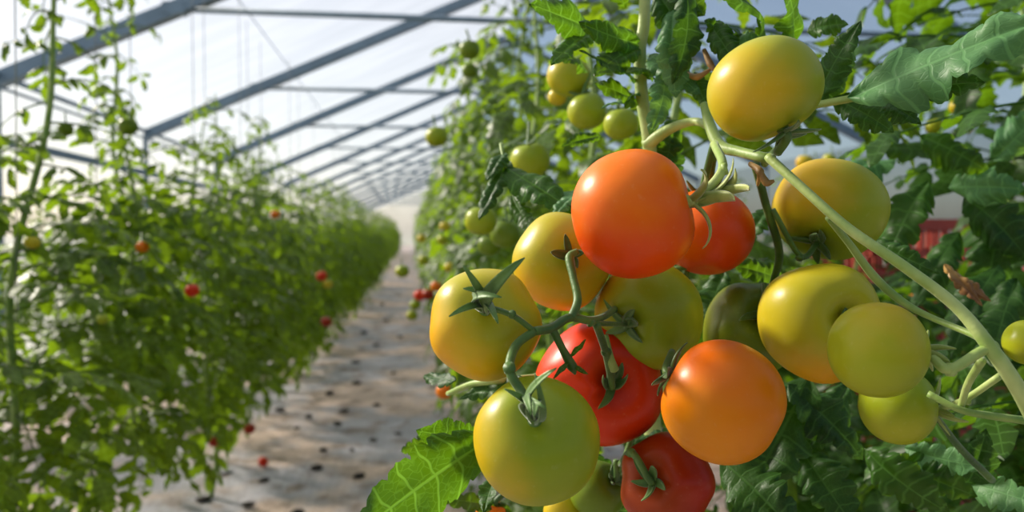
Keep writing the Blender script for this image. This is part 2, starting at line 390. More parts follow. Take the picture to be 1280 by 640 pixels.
# ------------------------------------------------------------------ tomatoes
def tomato_mesh(a, b, lobes=5, rib=.03, dim=.22, rng=None, nu=56, nv=36, kid=0.0):
    """a equator radius, b half height; stem dimple on +Z; kid presses a fold into one side"""
    V = []; Fc = []; ph = rng.uniform(0, 6.3); e = rng.uniform(-.03, .03)
    for i in range(nv + 1):
        th = PI * i / nv
        for j in range(nu):
            p = 2 * PI * j / nu
            k = 1 + rib * (math.cos(lobes * p + ph) * .7 + math.cos((lobes + 2) * p + 2 * ph) * .3) * math.sin(th) ** .8 * (1.0 + .8 * math.cos(th)) + e * math.cos(2 * p + ph)
            if kid: k *= 1 - kid * math.exp(-((math.atan2(math.sin(p - ph), math.cos(p - ph))) / .33) ** 2) * math.exp(-((th - .45) / .6) ** 2)
            r = math.sin(th) ** .92 if 0 < th < PI else 0
            z = b * math.copysign(abs(math.cos(th)) ** .95, math.cos(th))
            z -= b * dim * math.exp(-(math.sin(th) * 3.0) ** 2) if th < PI / 2 else -b * .05 * math.exp(-(math.sin(th) * 5) ** 2)
            V.append((a * k * r * math.cos(p), a * k * r * math.sin(p), z))
    for i in range(nv):
        for j in range(nu):
            A = i * nu + j; B = i * nu + (j + 1) % nu
            if i == 0: Fc.append((j, A + nu, B + nu))
            elif i == nv - 1: Fc.append((A, A + nu, B))
            else: Fc.append((A, A + nu, B + nu, B))
    mb = MB(); mb.add(V, Fc); return mb
def sepal_mesh(L, W, lift, curl, side, rng):
    """narrow pointed sepal from the origin along +X, hugging then curling off the fruit"""
    n = 12; V = []; Fc = []; x = z = 0.0
    for i in range(n + 1):
        t = i / n; a = lift + curl * t ** 1.5; w = W * (.55 + 1.1 * t) * (1 - t) ** .75 * .9 + .0003; y0 = side * L * t * t
        nxm = (-math.sin(a), math.cos(a)); th = .0009 * (1 - t) + .0002
        for s in (-1, -.5, 0, .5, 1):
            zz = .35 * w * abs(s) ** 1.5
            V.append((x + nxm[0] * (zz + th), y0 + s * w, z + nxm[1] * (zz + th)))
        for s in (1, .5, 0, -.5, -1):
            zz = .35 * w * abs(s) ** 1.5
            V.append((x + nxm[0] * (zz - th), y0 + s * w, z + nxm[1] * (zz - th)))
        x += math.cos(a) * L / n; z += math.sin(a) * L / n
    for i in range(n):
        for j in range(10):
            a = i * 10 + j; b = i * 10 + (j + 1) % 10; Fc.append((a, b, b + 10, a + 10))
    Fc.append(tuple(range(10))[::-1]); Fc.append(tuple(n * 10 + k for k in range(10)))
    mb = MB(); mb.add(V, Fc); return mb
BALLS = []
def tomato(px, py, d, rpx, skin, axis, label, sq=.9, lobes=5, rib=.02, dim=.2, lit_blush=None, group='tomatoes of the foreground plant', seed=0, sep=5, slen=.85, lift=.15, curl=.6, sw=.115, sm='sepal', stalk=None, sr=.0024, kid=0.0, phs=0.0, hero=True, kd=None, tips=None):
    rng = random.Random(seed + int(px) * 7 + int(py))
    c = P(px, py, d); a = rpx / F * d; ax = cdir(*axis) if hero else Vector(axis).normalized(); b = a * sq
    hint = cdir(*(kd or lit_blush or (-1, .2, .2)))
    if abs(hint.dot(ax)) > .95: hint = UP
    xh = (hint - ax * hint.dot(ax)).normalized(); yh = ax.cross(xh); R = Matrix((xh, yh, ax)).transposed().to_4x4()
    root = empty('tomato', c, label, 'tomato', group)
    if kid: rng = type('r', (), {'uniform': staticmethod(lambda u, v: 0.0 if u == 0 else .01)})()
    mb = tomato_mesh(a, b, lobes, rib, dim, rng, kid=kid) if hero else tomato_mesh(a, b, 5, .015, .15, rng, 20, 12)
    fr = mb.build('fruit', TM[skin], root); fr.location = (0, 0, 0); fr.rotation_euler = R.to_euler(); BALLS.append((label, c, a))
    if kid: rng = random.Random(seed + int(px))
    zt = b * (1 - dim) * .985; pole = c + ax * zt
    if sep:
        mb = MB(); tube(mb, [c + ax * (zt - .001), c + ax * (zt + .0022)], [a * .13, a * .09], 1, 12)
        cal = mb.build('calyx', M[sm], root, origin=pole)
        for k, tp in enumerate(tips or []):
            ww = tp[3] if len(tp) > 3 else 1.0; v = P(*tp[:3]) - pole; L = v.length; arch = .55 + .2 * (k % 2)
            s = sepal_mesh(L * (1.22 if len(tips) and stalk and lift == .35 else 1.06), a * sw * ww, arch, -2 * arch * 1.25, .12 * (-1) ** k, rng)
            mm = frame(ax * .001, v.normalized(), ax) @ Matrix.Rotation(PI / 2, 4, 'Z')
            so = bpy.data.objects.new('sepal', s.mesh('sepal', M[sm])); C.objects.link(so); so.parent = cal; so.matrix_local = mm
        for k in range(0 if tips else sep):
            an = phs + 2 * PI * k / sep + rng.uniform(-.25, .25)
            s = sepal_mesh(a * slen * rng.uniform(.75, 1.2), a * sw * rng.uniform(.8, 1.25), lift + rng.uniform(-.12, .2), curl * rng.uniform(.2, 1.9), rng.uniform(-.6, .6), rng)
            mm = R @ Matrix.Rotation(an, 4, 'Z'); mm.translation = ax * .0015
            so = bpy.data.objects.new('sepal', s.mesh('sepal', M[sm])); C.objects.link(so); so.parent = cal; so.matrix_local = mm
    if stalk is not None:
        pts = [c + ax * (zt - .001), c + ax * (zt + .006)] + [P(*q) for q in stalk]
        mb = MB(); tube(mb, pts, [sr * 1.1, sr] + [sr] * len(stalk), 6, 10)
        if len(stalk) > 1:
            q = np.array(pts[len(pts) // 2]); tube(mb, [q - np.array(ax) * .0001, q + np.array(ax) * .003], [sr * 1.35, sr * 1.35], 1, 10)
        mb.build('fruit_stalk', M['stem_dark'] if sm == 'sepal' else M['stem_pale'], root)
    return root

tomato(792, 268, .465, 79, 'redorange', (.93, .22, .30), 'largest red-orange tomato in the middle, long pale sepals at its right side', .97, rib=.008, dim=.12, lit_blush=(-.6, .6, .4), sw=.13, tips=[(912, 194, .445, 1), (920, 214, .43, 1.3), (912, 242, .425, 1.1), (940, 252, .42, .9), (868, 205, .43, .9), (872, 318, .455, .8)], sm='sepal_pale', sep=6, stalk=[(903, 212, .455), (893, 180, .50)], sr=.0028)
tomato(884, 290, .565, 57, 'redorange', (.1, .8, -.3), 'orange-red tomato half hidden behind the right of the largest one', .92, sep=5, stalk=[(893, 190, .53)])
tomato(702, 327, .535, 61, 'yellow', (.10, .12, .98), 'yellow tomato with orange lower edge, behind the left of the largest one', .95, lit_blush=(-.3, -.9, .2), lobes=4, rib=.03, dim=.1, slen=.45, lift=.35, curl=.8, stalk=[(716, 345, .468)])
tomato(606, 405, .462, 70, 'yellow', (.04, .37, .92), 'leftmost yellow tomato with dark star of narrow curling sepals facing the viewer', .93, lobes=5, rib=.03, dim=.12, lit_blush=(-.8, -.5, .3), sw=.13, tips=[(588, 322, .405, .9), (652, 300, .40, 1.35), (552, 389, .405, .7), (640, 358, .395, .9), (612, 412, .40, .8), (572, 372, .405, 1)], stalk=[(640, 394, .425), (668, 414, .43)], sr=.0017)
tomato(811, 394, .535, 68, 'yelgreen', (-.62, -.12, .72), 'green-yellow tomato directly below the largest red-orange one', .9, lit_blush=(-.9, .2, .2), slen=.45, lift=.2, curl=.4, stalk=[(740, 403, .455), (712, 395, .45)], sr=.0017)
tomato(750, 478, .545, 79, 'red', (.12, .10, .98), 'ribbed red tomato with a deep crease, between the yellow ones', .92, lobes=3, rib=.05, dim=.3, lit_blush=(-.3, .8, .3), slen=.45, lift=.5, curl=.8, kid=.42, kd=(-1, -.15, .1), stalk=[(757, 440, .485), (745, 404, .458)])
tomato(903, 502, .452, 76, 'orange', (-.75, .40, -.30), 'smooth orange tomato to the right of the ribbed red one', .98, rib=.008, dim=.1, lit_blush=(-.1, -.8, .5), slen=.5, lift=.2, curl=-.5, stalk=[(840, 440, .50)])
tomato(671, 550, .425, 79, 'yelgreen', (-.06, .52, .80), 'large round yellow-green tomato lowest in the left cluster, sepals on top', .96, rib=.01, dim=.12, lit_blush=(-.9, .0, .4), sw=.10, tips=[(632, 474, .375, .9), (650, 462, .37, .8), (706, 476, .36, 1.1), (700, 500, .36, 1), (650, 524, .355, 1.2), (684, 522, .355, 1)], stalk=[(652, 490, .405), (637, 462, .41), (645, 432, .425), (668, 414, .43)], sr=.0026)
tomato(833, 602, .52, 59, 'darkred', (-.52, .25, .80), 'dark red tomato at the bottom edge, under the orange one', .92, lobes=5, rib=.05, dim=.2, lit_blush=(.8, .2, .3), slen=.5, lift=.4, curl=.5, stalk=[(790, 566, .51), (776, 580, .565)])
tomato(955, 112, .455, 70, 'yelgreen', (.35, -.88, .15), 'topmost large yellow-green tomato, sepals on its underside', .88, rib=.01, dim=.1, lit_blush=(-.5, -.5, .7), slen=.75, lift=.3, curl=-.2, sep=5, phs=.4, stalk=[(972, 190, .465)], sr=.003)
tomato(1036, 262, .56, 69, 'yelgreen', (-.42, -.75, .35), 'wide yellow-green tomato behind the diagonal green stem', .84, lit_blush=(-.8, .2, .4), lobes=4, rib=.03, slen=.5, stalk=[(1000, 320, .54), (966, 262, .53)], sr=.002)
tomato(1024, 402, .515, 74, 'yellow', (.27, .08, .95), 'kidney-shaped yellow tomato with a deep fold on its right', .93, lobes=3, rib=.06, dim=.42, lit_blush=(-.8, -.5, .4), kid=.42, kd=(.25, -.95, .1), slen=.25, lift=.6, sep=4, stalk=[(1065, 395, .475)])
tomato(1097, 437, .412, 58, 'yelgreen', (.95, -.05, -.10), 'small oval yellow-green tomato pointing at the right edge, nearest the camera on the right', 1.0, rib=.005, dim=.06, lit_blush=(-.8, .5, .4), slen=.62, lift=.55, curl=.1, sm='sepal_pale', stalk=[(1185, 462, .40), (1225, 440, .40), (1246, 432, .40)], sr=.0027)
tomato(1122, 507, .465, 47, 'green', (.85, -.05, .1), 'pale green tomato tucked under the small oval one at lower right', .95, lit_blush=(-.8, -.5, .4), slen=.8, lift=.5, curl=.2, sm='sepal_pale', stalk=[(1205, 500, .44), (1250, 470, .42)], sr=.002)
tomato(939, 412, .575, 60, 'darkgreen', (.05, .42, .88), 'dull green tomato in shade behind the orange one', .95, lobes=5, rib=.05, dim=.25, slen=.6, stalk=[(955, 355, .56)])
tomato(1284, 428, .42, 28, 'yelgreen', (.8, -.4, .1), 'yellow-green tomato cut off by the right picture edge', .95, slen=.5, sep=5, stalk=[(1310, 450, .42)])
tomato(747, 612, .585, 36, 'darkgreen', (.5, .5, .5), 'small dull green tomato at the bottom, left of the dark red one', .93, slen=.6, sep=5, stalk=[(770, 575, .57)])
tomato(706, 640, .60, 27, 'yellow', (.5, .6, .2), 'yellow tomato peeking up at the bottom edge right of the large lowest one', .93, sep=0, stalk=[(730, 610, .60)])
tomato(614, 644, .62, 20, 'orange', (.3, .8, .2), 'small orange-yellow tomato peeking up at the bottom edge by the veined leaf', .93, sep=0, stalk=[(640, 610, .62)])
# middle distance, right row
G2 = 'tomatoes of the plants behind the cluster'
MID = [(711, 96, .92, 27, 'yelgreen', 'yellowish green tomato high up, upper one of the pair left of the pale main stem'),
 (734, 139, .90, 25, 'green', 'dull green tomato, lower one of the pair left of the pale main stem'),
 (697, 121, .97, 12, 'yellow', 'tiny yellow tomato peeking out left of the pair of green ones'),
 (776, 155, .85, 22, 'green', 'green tomato partly behind the pale main stem'),
 (663, 200, .95, 25, 'green', 'round yellow-green tomato just above the hanging leaf left of the cluster'),
 (601, 276, 1.05, 20, 'green', 'yellow-green tomato hanging left of the hanging leaf, upper of three'),
 (631, 293, 1.10, 19, 'darkgreen', 'green tomato right of and below the yellow-green one'),
 (612, 306, 1.2, 15, 'darkgreen', 'small green tomato lowest of the three left of the cluster'),
 (546, 171, 1.9, 14, 'green', 'blurred yellow-green tomato on the left fringe of the right row'),
 (587, 62, 1.7, 13, 'darkgreen', 'blurred dark green tomato near the top of the right row'),
 (587, 88, 1.75, 10, 'darkgreen', 'smaller dark green tomato under the one near the row top'),
 (556, 489, 1.5, 11, 'orange', 'small orange tomato hanging low over the path below the left tomato'),
 (535, 368, 2.6, 8, 'darkred', 'faint reddish tomato on the edge of the right row, above the red one'),
 (525, 369, 2.9, 8, 'red', 'small red tomato on the edge of the right row by the path'),
 (519, 381, 2.9, 7, 'green', 'small green tomato under the red one at the row edge'),
 (515, 394, 2.9, 7, 'yelgreen', 'small yellow-green tomato lowest at the row edge'),
 (503, 339, 3.4, 9, 'green', 'green tomato hanging out over the far path'),
 (527, 298, 3.2, 6, 'yellow', 'pale yellow tomato level with the far row tops'),
 (556, 283, 2.4, 7, 'yellow', 'pale yellow tomato in the right row near the horizon'),
 (553, 300, 2.2, 7, 'yelgreen', 'pale yellow-green tomato just below the horizon in the right row'),
 (530, 325, 2.6, 7, 'yelgreen', 'pale yellow-green tomato right of the far path'),
 (562, 334, 2.1, 7, 'yellow', 'pale yellow tomato left of the leftmost big yellow one, higher'),
 (545, 358, 2.0, 7, 'orange', 'orange tomato touching the left outline of the leftmost big yellow one'),
]
for i, (x, y, d, r, s, lab) in enumerate(MID):
    rr = random.Random(i); tomato(x, y, d, r, s, (rr.uniform(-.3, .3), rr.uniform(-.2, .2), 1), lab, .9, group=G2, sep=0 if r < 15 else 5, hero=False, slen=.7, stalk=[(x + rr.uniform(-6, 6), y - r * 1.9, d + .01)], sr=.0018 if d < 1.3 else .0025)
G3 = 'tomatoes in the far right foliage'
for i, (x, y, d, r, s, lab) in enumerate([
 (1006, 203, 2.3, 11, 'yellow', 'pale yellow tomato, left end of the blurred row above the wide tomato'),
 (1022, 209, 2.35, 10, 'yellow', 'pale yellow tomato, second in the blurred row above the wide tomato'),
 (1037, 200, 2.3, 9, 'yelgreen', 'pale yellow-green tomato, third in the blurred row above the wide tomato'),
 (1050, 208, 2.4, 9, 'yellow', 'pale yellow tomato, right end of the blurred row above the wide tomato'),
 (1197, 134, 1.3, 10, 'yellow', 'small bright yellow tomato below the sweeping leaf at upper right'),
 (1168, 327, 1.6, 10, 'yellow', 'small bright yellow tomato beside the red crate'),
 (1142, 372, 1.5, 6, 'orange', 'tiny orange tomato below the diagonal stem'),
 (1168, 158, 1.5, 11, 'yelgreen', 'yellow-green tomato left of the bright yellow one at upper right'),
 (1208, 160, 1.35, 8, 'yellow', 'little yellow tomato right under the sweeping leaf'),
 (1232, 552, 1.0, 9, 'yelgreen', 'small yellow-green tomato in the lower right foliage'),
 (1226, 455, 1.1, 8, 'yellow', 'small pale tomato behind the thick stem at right')]):
    rr = random.Random(i + 50); tomato(x, y, d, r, s, (rr.uniform(-.3, .3), rr.uniform(-.2, .2), 1), lab, .9, group=G3, sep=0, hero=False, stalk=[(x + rr.uniform(-5, 5), y - r * 2, d + .01)], sr=.0018)
G4 = 'tomatoes of the left row'
for i, (x, y, X, r, s, lab) in enumerate([
 (240, 363, -.55, 9, 'red', 'bright red tomato in the middle of the left row'),
 (402, 345, -.50, 7, 'red', 'red tomato farther down the left row, upper of a red and yellow pair'),
 (410, 355, -.50, 6, 'yellow', 'yellow tomato beside the upper red one down the left row'),
 (408, 402, -.48, 7, 'darkred', 'dull red tomato low in the shade of the left row'),
 (344, 268, -.62, 6, 'orange', 'pale orange tomato near the top of the left row'),
 (40, 303, -.75, 9, 'yellow', 'yellowish tomato beside the bare stem at the left edge'),
 (82, 161, -.80, 9, 'darkgreen', 'small dark green tomato hanging in the open top of the left row'),
 (160, 158, -.80, 12, 'darkgreen', 'dark green tomato against the white roof film, near the tall middle stem'),
 (178, 309, -.62, 8, 'orange', 'orange tomato in the left row above the bright red one'),
 (128, 399, -.62, 7, 'yelgreen', 'small yellow-green tomato in the lower left foliage'),
 (312, 536, -.62, 7, 'darkred', 'red tomato low under the left row by the bare stems'),
 (268, 552, -.70, 7, 'darkred', 'red tomato under the left row, left of the other low one')]):
    d = X / ((x - 515) / F); rr = random.Random(i + 90)
    tomato(x, y, min(d, 9), r, s, (rr.uniform(-.3, .3), rr.uniform(-.3, .3), 1), lab, .9, group=G4, sep=0, hero=False, stalk=[(x + rr.uniform(-5, 5), y - r * 2.2, min(d, 9) + .02)], sr=.002)
def ground_tomato(x, y, r, s, lab):
    d = (HC - r) / (((y - 320) / F) * UP.z - FW.z); tomato(x, y, d, r * F / d, s, (.3, .4, .7), lab, .9, group='fallen tomatoes on the path', sep=0, hero=False)
ground_tomato(329, 577, .024, 'red', 'fallen bright red tomato lying on the path beside a bare stem')
for i in range(len(BALLS)):
    for j in range(i):
        g = (BALLS[i][1] - BALLS[j][1]).length - BALLS[i][2] - BALLS[j][2]
        if g < -.004: print('CLIP %.3f %s | %s' % (g, BALLS[i][0], BALLS[j][0]))

BR = []
# ------------------------------------------------------------------ foreground plant
base = P(812, 320, .63); base.z = 0
plant = empty('tomato_plant', base, 'nearest tomato plant, pale upright stem behind the big cluster of tomatoes', 'tomato plant', 'tomato plants of the right row')
mb = MB(); q = [P(804, -260, .60), P(806, 0, .60), P(800, 60, .60), P(802, 120, .60), P(812, 190, .60), P(806, 300, .62), P(800, 420, .65), P(820, 640, .70)]
q.append(Vector((q[-1].x + .01, q[-1].y + .03, .25))); q.append(Vector((q[-1].x, q[-1].y, -.01)))
tube(mb, q, [.0035, .0045, .0048, .005, .0055, .006, .007, .008, .009, .010], 6, 14, ribs=.03); mb.build('main_stem', M['stem_pale'], plant)
def part_tube(name, pts, rad, mat='stem', label=None, ribs=0.0, n=7):
    mb = MB(); tube(mb, [P(*p) for p in pts], [r / 1000 for r in rad], n, 12, ribs=ribs); return mb.build(name, M[mat], plant, label=label)
part_tube('side_branch', [(808, 182, .60), (826, 168, .59), (850, 156, .58), (872, 152, .57), (888, 160, .545)], [5.5, 4.6, 3.5, 3, 2.8], 'stem_pale', ribs=.03)
part_tube('truss_stem', [(880, 130, .55), (888, 158, .54), (900, 182, .52), (925, 190, .50), (950, 196, .48), (968, 200, .475)], [3, 4, 4.2, 3.4, 3.4, 3.6], 'stem')
part_tube('truss_stem', [(960, 196, .475), (1000, 232, .455), (1060, 285, .435), (1130, 333, .42), (1195, 383, .41), (1238, 435, .40), (1275, 490, .40), (1310, 560, .41)], [3.0, 2.7, 2.8, 3.0, 3.2, 3.8, 4.2, 4.6], 'stem_pale', 'thick pale green stem running diagonally to the right edge', n=10)
part_tube('truss_stem', [(1036, 272, .445), (1062, 305, .465), (1092, 345, .475), (1125, 375, .48), (1160, 395, .47), (1215, 418, .44), (1240, 432, .405)], [2.2, 2.2, 2.8, 2.6, 2, 2, 2.2], 'stem')
part_tube('truss_stem', [(944, 205, .50), (958, 258, .53), (974, 315, .55), (966, 355, .57), (955, 400, .60)], [3, 2.8, 3, 2.6, 2.4], 'stem_dark')
part_tube('truss_stem', [(893, 178, .525), (880, 230, .55), (860, 330, .57), (838, 430, .565), (800, 520, .57), (775, 590, .57)], [2.8, 2.6, 2.6, 2.6, 2.4, 2.2], 'stem_dark')
part_tube('truss_stem', [(870, 330, .56), (800, 350, .57), (770, 385, .52), (742, 400, .46), (712, 397, .442), (690, 410, .436), (668, 414, .43)], [2.4, 2.4, 2.2, 2.4, 2.6, 2.7, 2.6], 'stem_dark')
part_tube('truss_stem', [(714, 398, .442), (722, 375, .45), (716, 345, .46), (712, 322, .468), (722, 314, .47)], [2.6, 2.6, 2.3, 2.8, 2.0], 'stem_dark')
part_tube('truss_stem', [(690, 410, .436), (703, 436, .44), (715, 458, .445), (719, 468, .446)], [2.4, 2.2, 3.2, .6], 'stem_dark')
for a_, b_, w_ in (((712, 446, .443), (735, 428, .436), 12), ((712, 450, .443), (690, 470, .436), 10), ((716, 456, .445), (733, 468, .438), 8)): BR.append((a_, b_, w_))
part_tube('truss_stem', [(757, 420, .50), (762, 445, .49), (768, 462, .495)], [2, 2.6, 3], 'stem')
part_tube('truss_stem', [(1160, 492, .44), (1200, 512, .43), (1240, 520, .43), (1300, 528, .43)], [2, 2, 2.2, 2.4], 'stem')
part_tube('truss_stem', [(1200, 512, .435), (1210, 480, .42), (1228, 450, .405)], [1.8, 2, 2.2], 'stem_pale')
part_tube('truss_stem', [(1140, 480, .47), (1170, 520, .49), (1200, 560, .52), (1240, 600, .55)], [2, 2, 2.4, 2.6], 'stem_dark')
part_tube('leaf_stalk', [(560, 492, .60), (590, 480, .57), (625, 476, .56), (690, 470, .60)], [2, 2.4, 2.6, 3], 'stem_pale')
part_tube('leaf_stalk', [(1010, 133, .53), (1060, 124, .50), (1085, 120, .48)], [2.6, 2.6, 1.6], 'stem')
part_tube('leaf_stalk', [(955, 205, .50), (985, 170, .52), (1010, 133, .53)], [2.6, 2.4, 2.4], 'stem')
for pts in ([(880, 62, .56), (888, 80, .555), (897, 92, .55)], [(858, 92, .57), (872, 96, .56), (892, 84, .555)], [(938, 205, .485), (950, 215, .47), (947, 232, .475)], [(950, 214, .47), (958, 228, .468), (968, 226, .466)]):
    part_tube('dried_flower', pts, [1.6, 2.6, .8], 'dry', 'dried brown flower stub')


def hero(p0, p1, wpx, roll=0.0, mat='leaf_hero', parent=None, seed=1, stalkfrom=None, facing=None, **k):
    """one large leaflet from base to tip; roll turns it about its own length"""
    if facing is None: facing = (.45, 0, .85) if (mat in ('leaf', 'leaf_hero') and seed % 3) else (-.1, .5, .8)
    rng = random.Random(seed); a = P(*p0); b = P(*p1); L = (b - a).length; dm = (p0[2] + p1[2]) / 2
    dr = k.pop('droop', .15)
    W = wpx / F * dm; nrm = cdir(*facing); y = (b - a).normalized(); nrm = (Matrix.Rotation(roll, 3, y) @ nrm)
    o = MB(); o.addm(leaflet(L * (1 + dr * .2), W, rng, 48, 9, droop=dr, teeth=k.pop('teeth', .10), **k), frame(a, y, nrm))
    ob = o.build('leaf', M[mat], parent or plant, origin=a)
    if stalkfrom: 
        mb = MB(); tube(mb, [P(*stalkfrom), (P(*stalkfrom) + a) / 2 + Vector((0, 0, .002)), a + (b - a) * .03], [.0016, .0014, .001], 5, 8); mb.build('leaf_stalk', M['stem'], parent or plant)
    return ob
for pts in ([(1185, 340, .62), (1205, 360, .60), (1240, 372, .60)], [(1180, 330, .62), (1200, 352, .6), (1228, 380, .6)]):
    hero(pts[0], pts[2], 22, .3, 'dry', seed=int(pts[0][0]), fold=.7, curl=1.2, ripple=.8)
# the sharp veined leaf at lower left and its neighbours
hero((612, 548, .47), (446, 656, .40), 118, .25, seed=4, fold=.18, curl=.25, ripple=.18, lobe=.16, fwd=.5, stalkfrom=(640, 505, .56), facing=(.45, -.1, .9))
hero((600, 553, .48), (528, 540, .455), 62, -.2, seed=6, fold=.2, curl=.3, ripple=.2, lobe=.15, stalkfrom=(625, 520, .54), facing=(.6, -.2, .8))
hero((622, 592, .49), (597, 634, .46), 34, .3, 'leaf_dark', seed=7, fold=.5, curl=.4, lobe=.2)
hero((548, 548, .62), (505, 566, .60), 34, .2, 'leaf', seed=8, fold=.3)
hero((570, 476, .56), (520, 468, .60), 30, .2, 'leaf_dark', seed=9)
hero((660, 476, .55), (572, 486, .57), 40, .4, 'leaf_dark', seed=10, fold=.4)
for i, (a_, b_, w_) in enumerate(BR): hero(a_, b_, w_, .3, 'leaf', seed=200 + i, fold=.6, lobe=.05, curl=.8)
# leaf hanging left of the yellow tomato
hero((630, 208, .66), (716, 262, .60), 62, -.2, seed=12, fold=.3, lobe=.2, facing=(.1, .2, .9), stalkfrom=(626, 180, .68))
hero((636, 200, .67), (603, 262, .62), 42, .3, 'leaf_dark', seed=13, fold=.6, curl=.9)
hero((630, 190, .67), (612, 218, .64), 34, .3, 'leaf_dark', seed=14, fold=.6, curl=.9)
hero((640, 245, .66), (660, 292, .62), 34, .5, 'leaf', seed=15)
hero((730, 235, .63), (690, 262, .60), 42, .5, 'leaf_blue', seed=16, fold=.5)
hero((752, 170, .62), (704, 176, .60), 24, .5, 'leaf', seed=17, fold=.5)
# top left group of bright leaves
hero((742, 36, .60), (676, 12, .55), 60, .3, seed=20, lobe=.2, facing=(.5, -.2, .8), stalkfrom=(790, 40, .60))
hero((742, 36, .60), (690, 66, .55), 46, .1, seed=21, lobe=.2)
hero((800, 55, .60), (735, 42, .55), 50, -.2, seed=22, lobe=.2, stalkfrom=(805, 80, .60))
hero((800, 58, .60), (742, 78, .56), 54, .6, 'leaf', seed=23, lobe=.2)
hero((796, 100, .60), (738, 60, .56), 44, .2, 'leaf_dark', seed=24)
hero((798, 130, .60), (750, 95, .57), 50, .6, 'leaf', seed=25, lobe=.25)
hero((800, 118, .60), (752, 128, .58), 34, .8, 'leaf_blue', seed=26)
hero((790, -10, .60), (720, -22, .58), 50, .2, 'leaf', seed=27)
hero((780, 10, .62), (770, -40, .6), 50, .2, 'leaf', seed=28)
# leaves between main stem and topmost tomato
for i, (a, b, w, rl, mt) in enumerate([
  ((842, 10, .56), (832, 100, .54), 60, .2, 'leaf_blue'), ((858, -10, .55), (874, 84, .53), 56, -.4, 'leaf_dark'),
  ((820, -10, .57), (858, 40, .55), 64, .2, 'leaf_dark'), ((888, 30, .56), (912, 68, .53), 44, .5, 'leaf_dark'),
  ((812, 68, .60), (850, 92, .55), 50, .4, 'leaf_blue'), ((815, 100, .60), (796, 62, .56), 34, .3, 'leaf'),
  ((830, 90, .58), (838, 148, .55), 44, -.5, 'leaf_blue'), ((868, 90, .57), (878, 142, .56), 34, .8, 'leaf_dark'),
  ((880, 20, .56), (852, -30, .55), 60, .1, 'leaf'), ((905, 62, .56), (944, 40, .54), 40, .3, 'leaf_blue'),
  ((910, 55, .57), (900, 20, .55), 44, .3, 'leaf_hero'), ((960, 62, .57), (955, -40, .50), 74, -.15, 'leaf_hero'),
  ((985, 60, .57), (1018, -10, .52), 70, .15, 'leaf_hero'), ((930, 60, .58), (930, 20, .55), 36, .15, 'leaf_dark'),
  ((1018, 132, .53), (1052, 38, .49), 52, -.35, 'leaf_dark'), ((1030, 126, .53), (1092, 52, .52), 64, .3, 'leaf_hero'),
  ((1040, 122, .53), (1110, 150, .50), 50, .5, 'leaf_dark'), ((1008, 40, .6), (1052, 20, .58), 44, .2, 'leaf'),
  ((820, 165, .62), (850, 215, .60), 56, .2, 'leaf_dark'), ((846, 150, .62), (836, 190, .60), 46, .4, 'leaf'),
  ((735, 90, .66), (712, 60, .64), 34, .4, 'leaf')]):
    hero(a, b, w, rl, mt, seed=40 + i, fold=.4, curl=.7, ripple=.4, lobe=.25, droop=.5)
# big sweeping leaf at upper right and shapes around it
hero((1062, 124, .49), (1300, 8, .40), 116, .55, 'leaf_blue', seed=70, fold=.25, curl=.6, ripple=.5, lobe=.26, droop=.25, facing=(-.3, .8, .45))
hero((1110, 118, .48), (1222, 92, .44), 60, -.5, 'leaf_dark', seed=71, fold=.3, curl=.6, ripple=.5, lobe=.4, facing=(.1, -.4, .9))
hero((1096, 118, .50), (1150, 150, .48), 46, .1, 'leaf_dark', seed=72, fold=.3, lobe=.3)
# dark leaves behind lower right
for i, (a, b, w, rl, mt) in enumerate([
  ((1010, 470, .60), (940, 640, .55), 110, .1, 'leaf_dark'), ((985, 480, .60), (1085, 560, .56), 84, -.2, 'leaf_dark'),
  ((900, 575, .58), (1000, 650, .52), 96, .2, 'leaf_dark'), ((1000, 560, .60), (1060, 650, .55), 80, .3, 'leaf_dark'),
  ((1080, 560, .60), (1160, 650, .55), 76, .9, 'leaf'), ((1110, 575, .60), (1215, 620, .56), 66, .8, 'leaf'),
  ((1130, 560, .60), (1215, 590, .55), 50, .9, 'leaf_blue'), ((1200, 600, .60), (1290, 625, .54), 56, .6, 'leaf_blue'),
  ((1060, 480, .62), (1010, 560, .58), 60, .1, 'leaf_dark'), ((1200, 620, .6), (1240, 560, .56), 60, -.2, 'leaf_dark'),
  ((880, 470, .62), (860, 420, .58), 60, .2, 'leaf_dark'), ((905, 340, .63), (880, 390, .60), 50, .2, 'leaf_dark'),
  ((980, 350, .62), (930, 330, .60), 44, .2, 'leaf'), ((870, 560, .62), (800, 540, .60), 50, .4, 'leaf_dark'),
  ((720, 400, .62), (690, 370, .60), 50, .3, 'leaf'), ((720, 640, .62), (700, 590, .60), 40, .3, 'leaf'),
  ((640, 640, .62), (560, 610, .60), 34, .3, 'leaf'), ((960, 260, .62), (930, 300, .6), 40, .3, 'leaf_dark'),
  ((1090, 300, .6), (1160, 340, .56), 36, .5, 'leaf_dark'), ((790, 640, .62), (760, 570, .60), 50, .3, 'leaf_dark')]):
    hero(a, b, w, rl, mt, seed=80 + i, fold=.3, curl=.4, ripple=.3, lobe=.3, droop=.3)
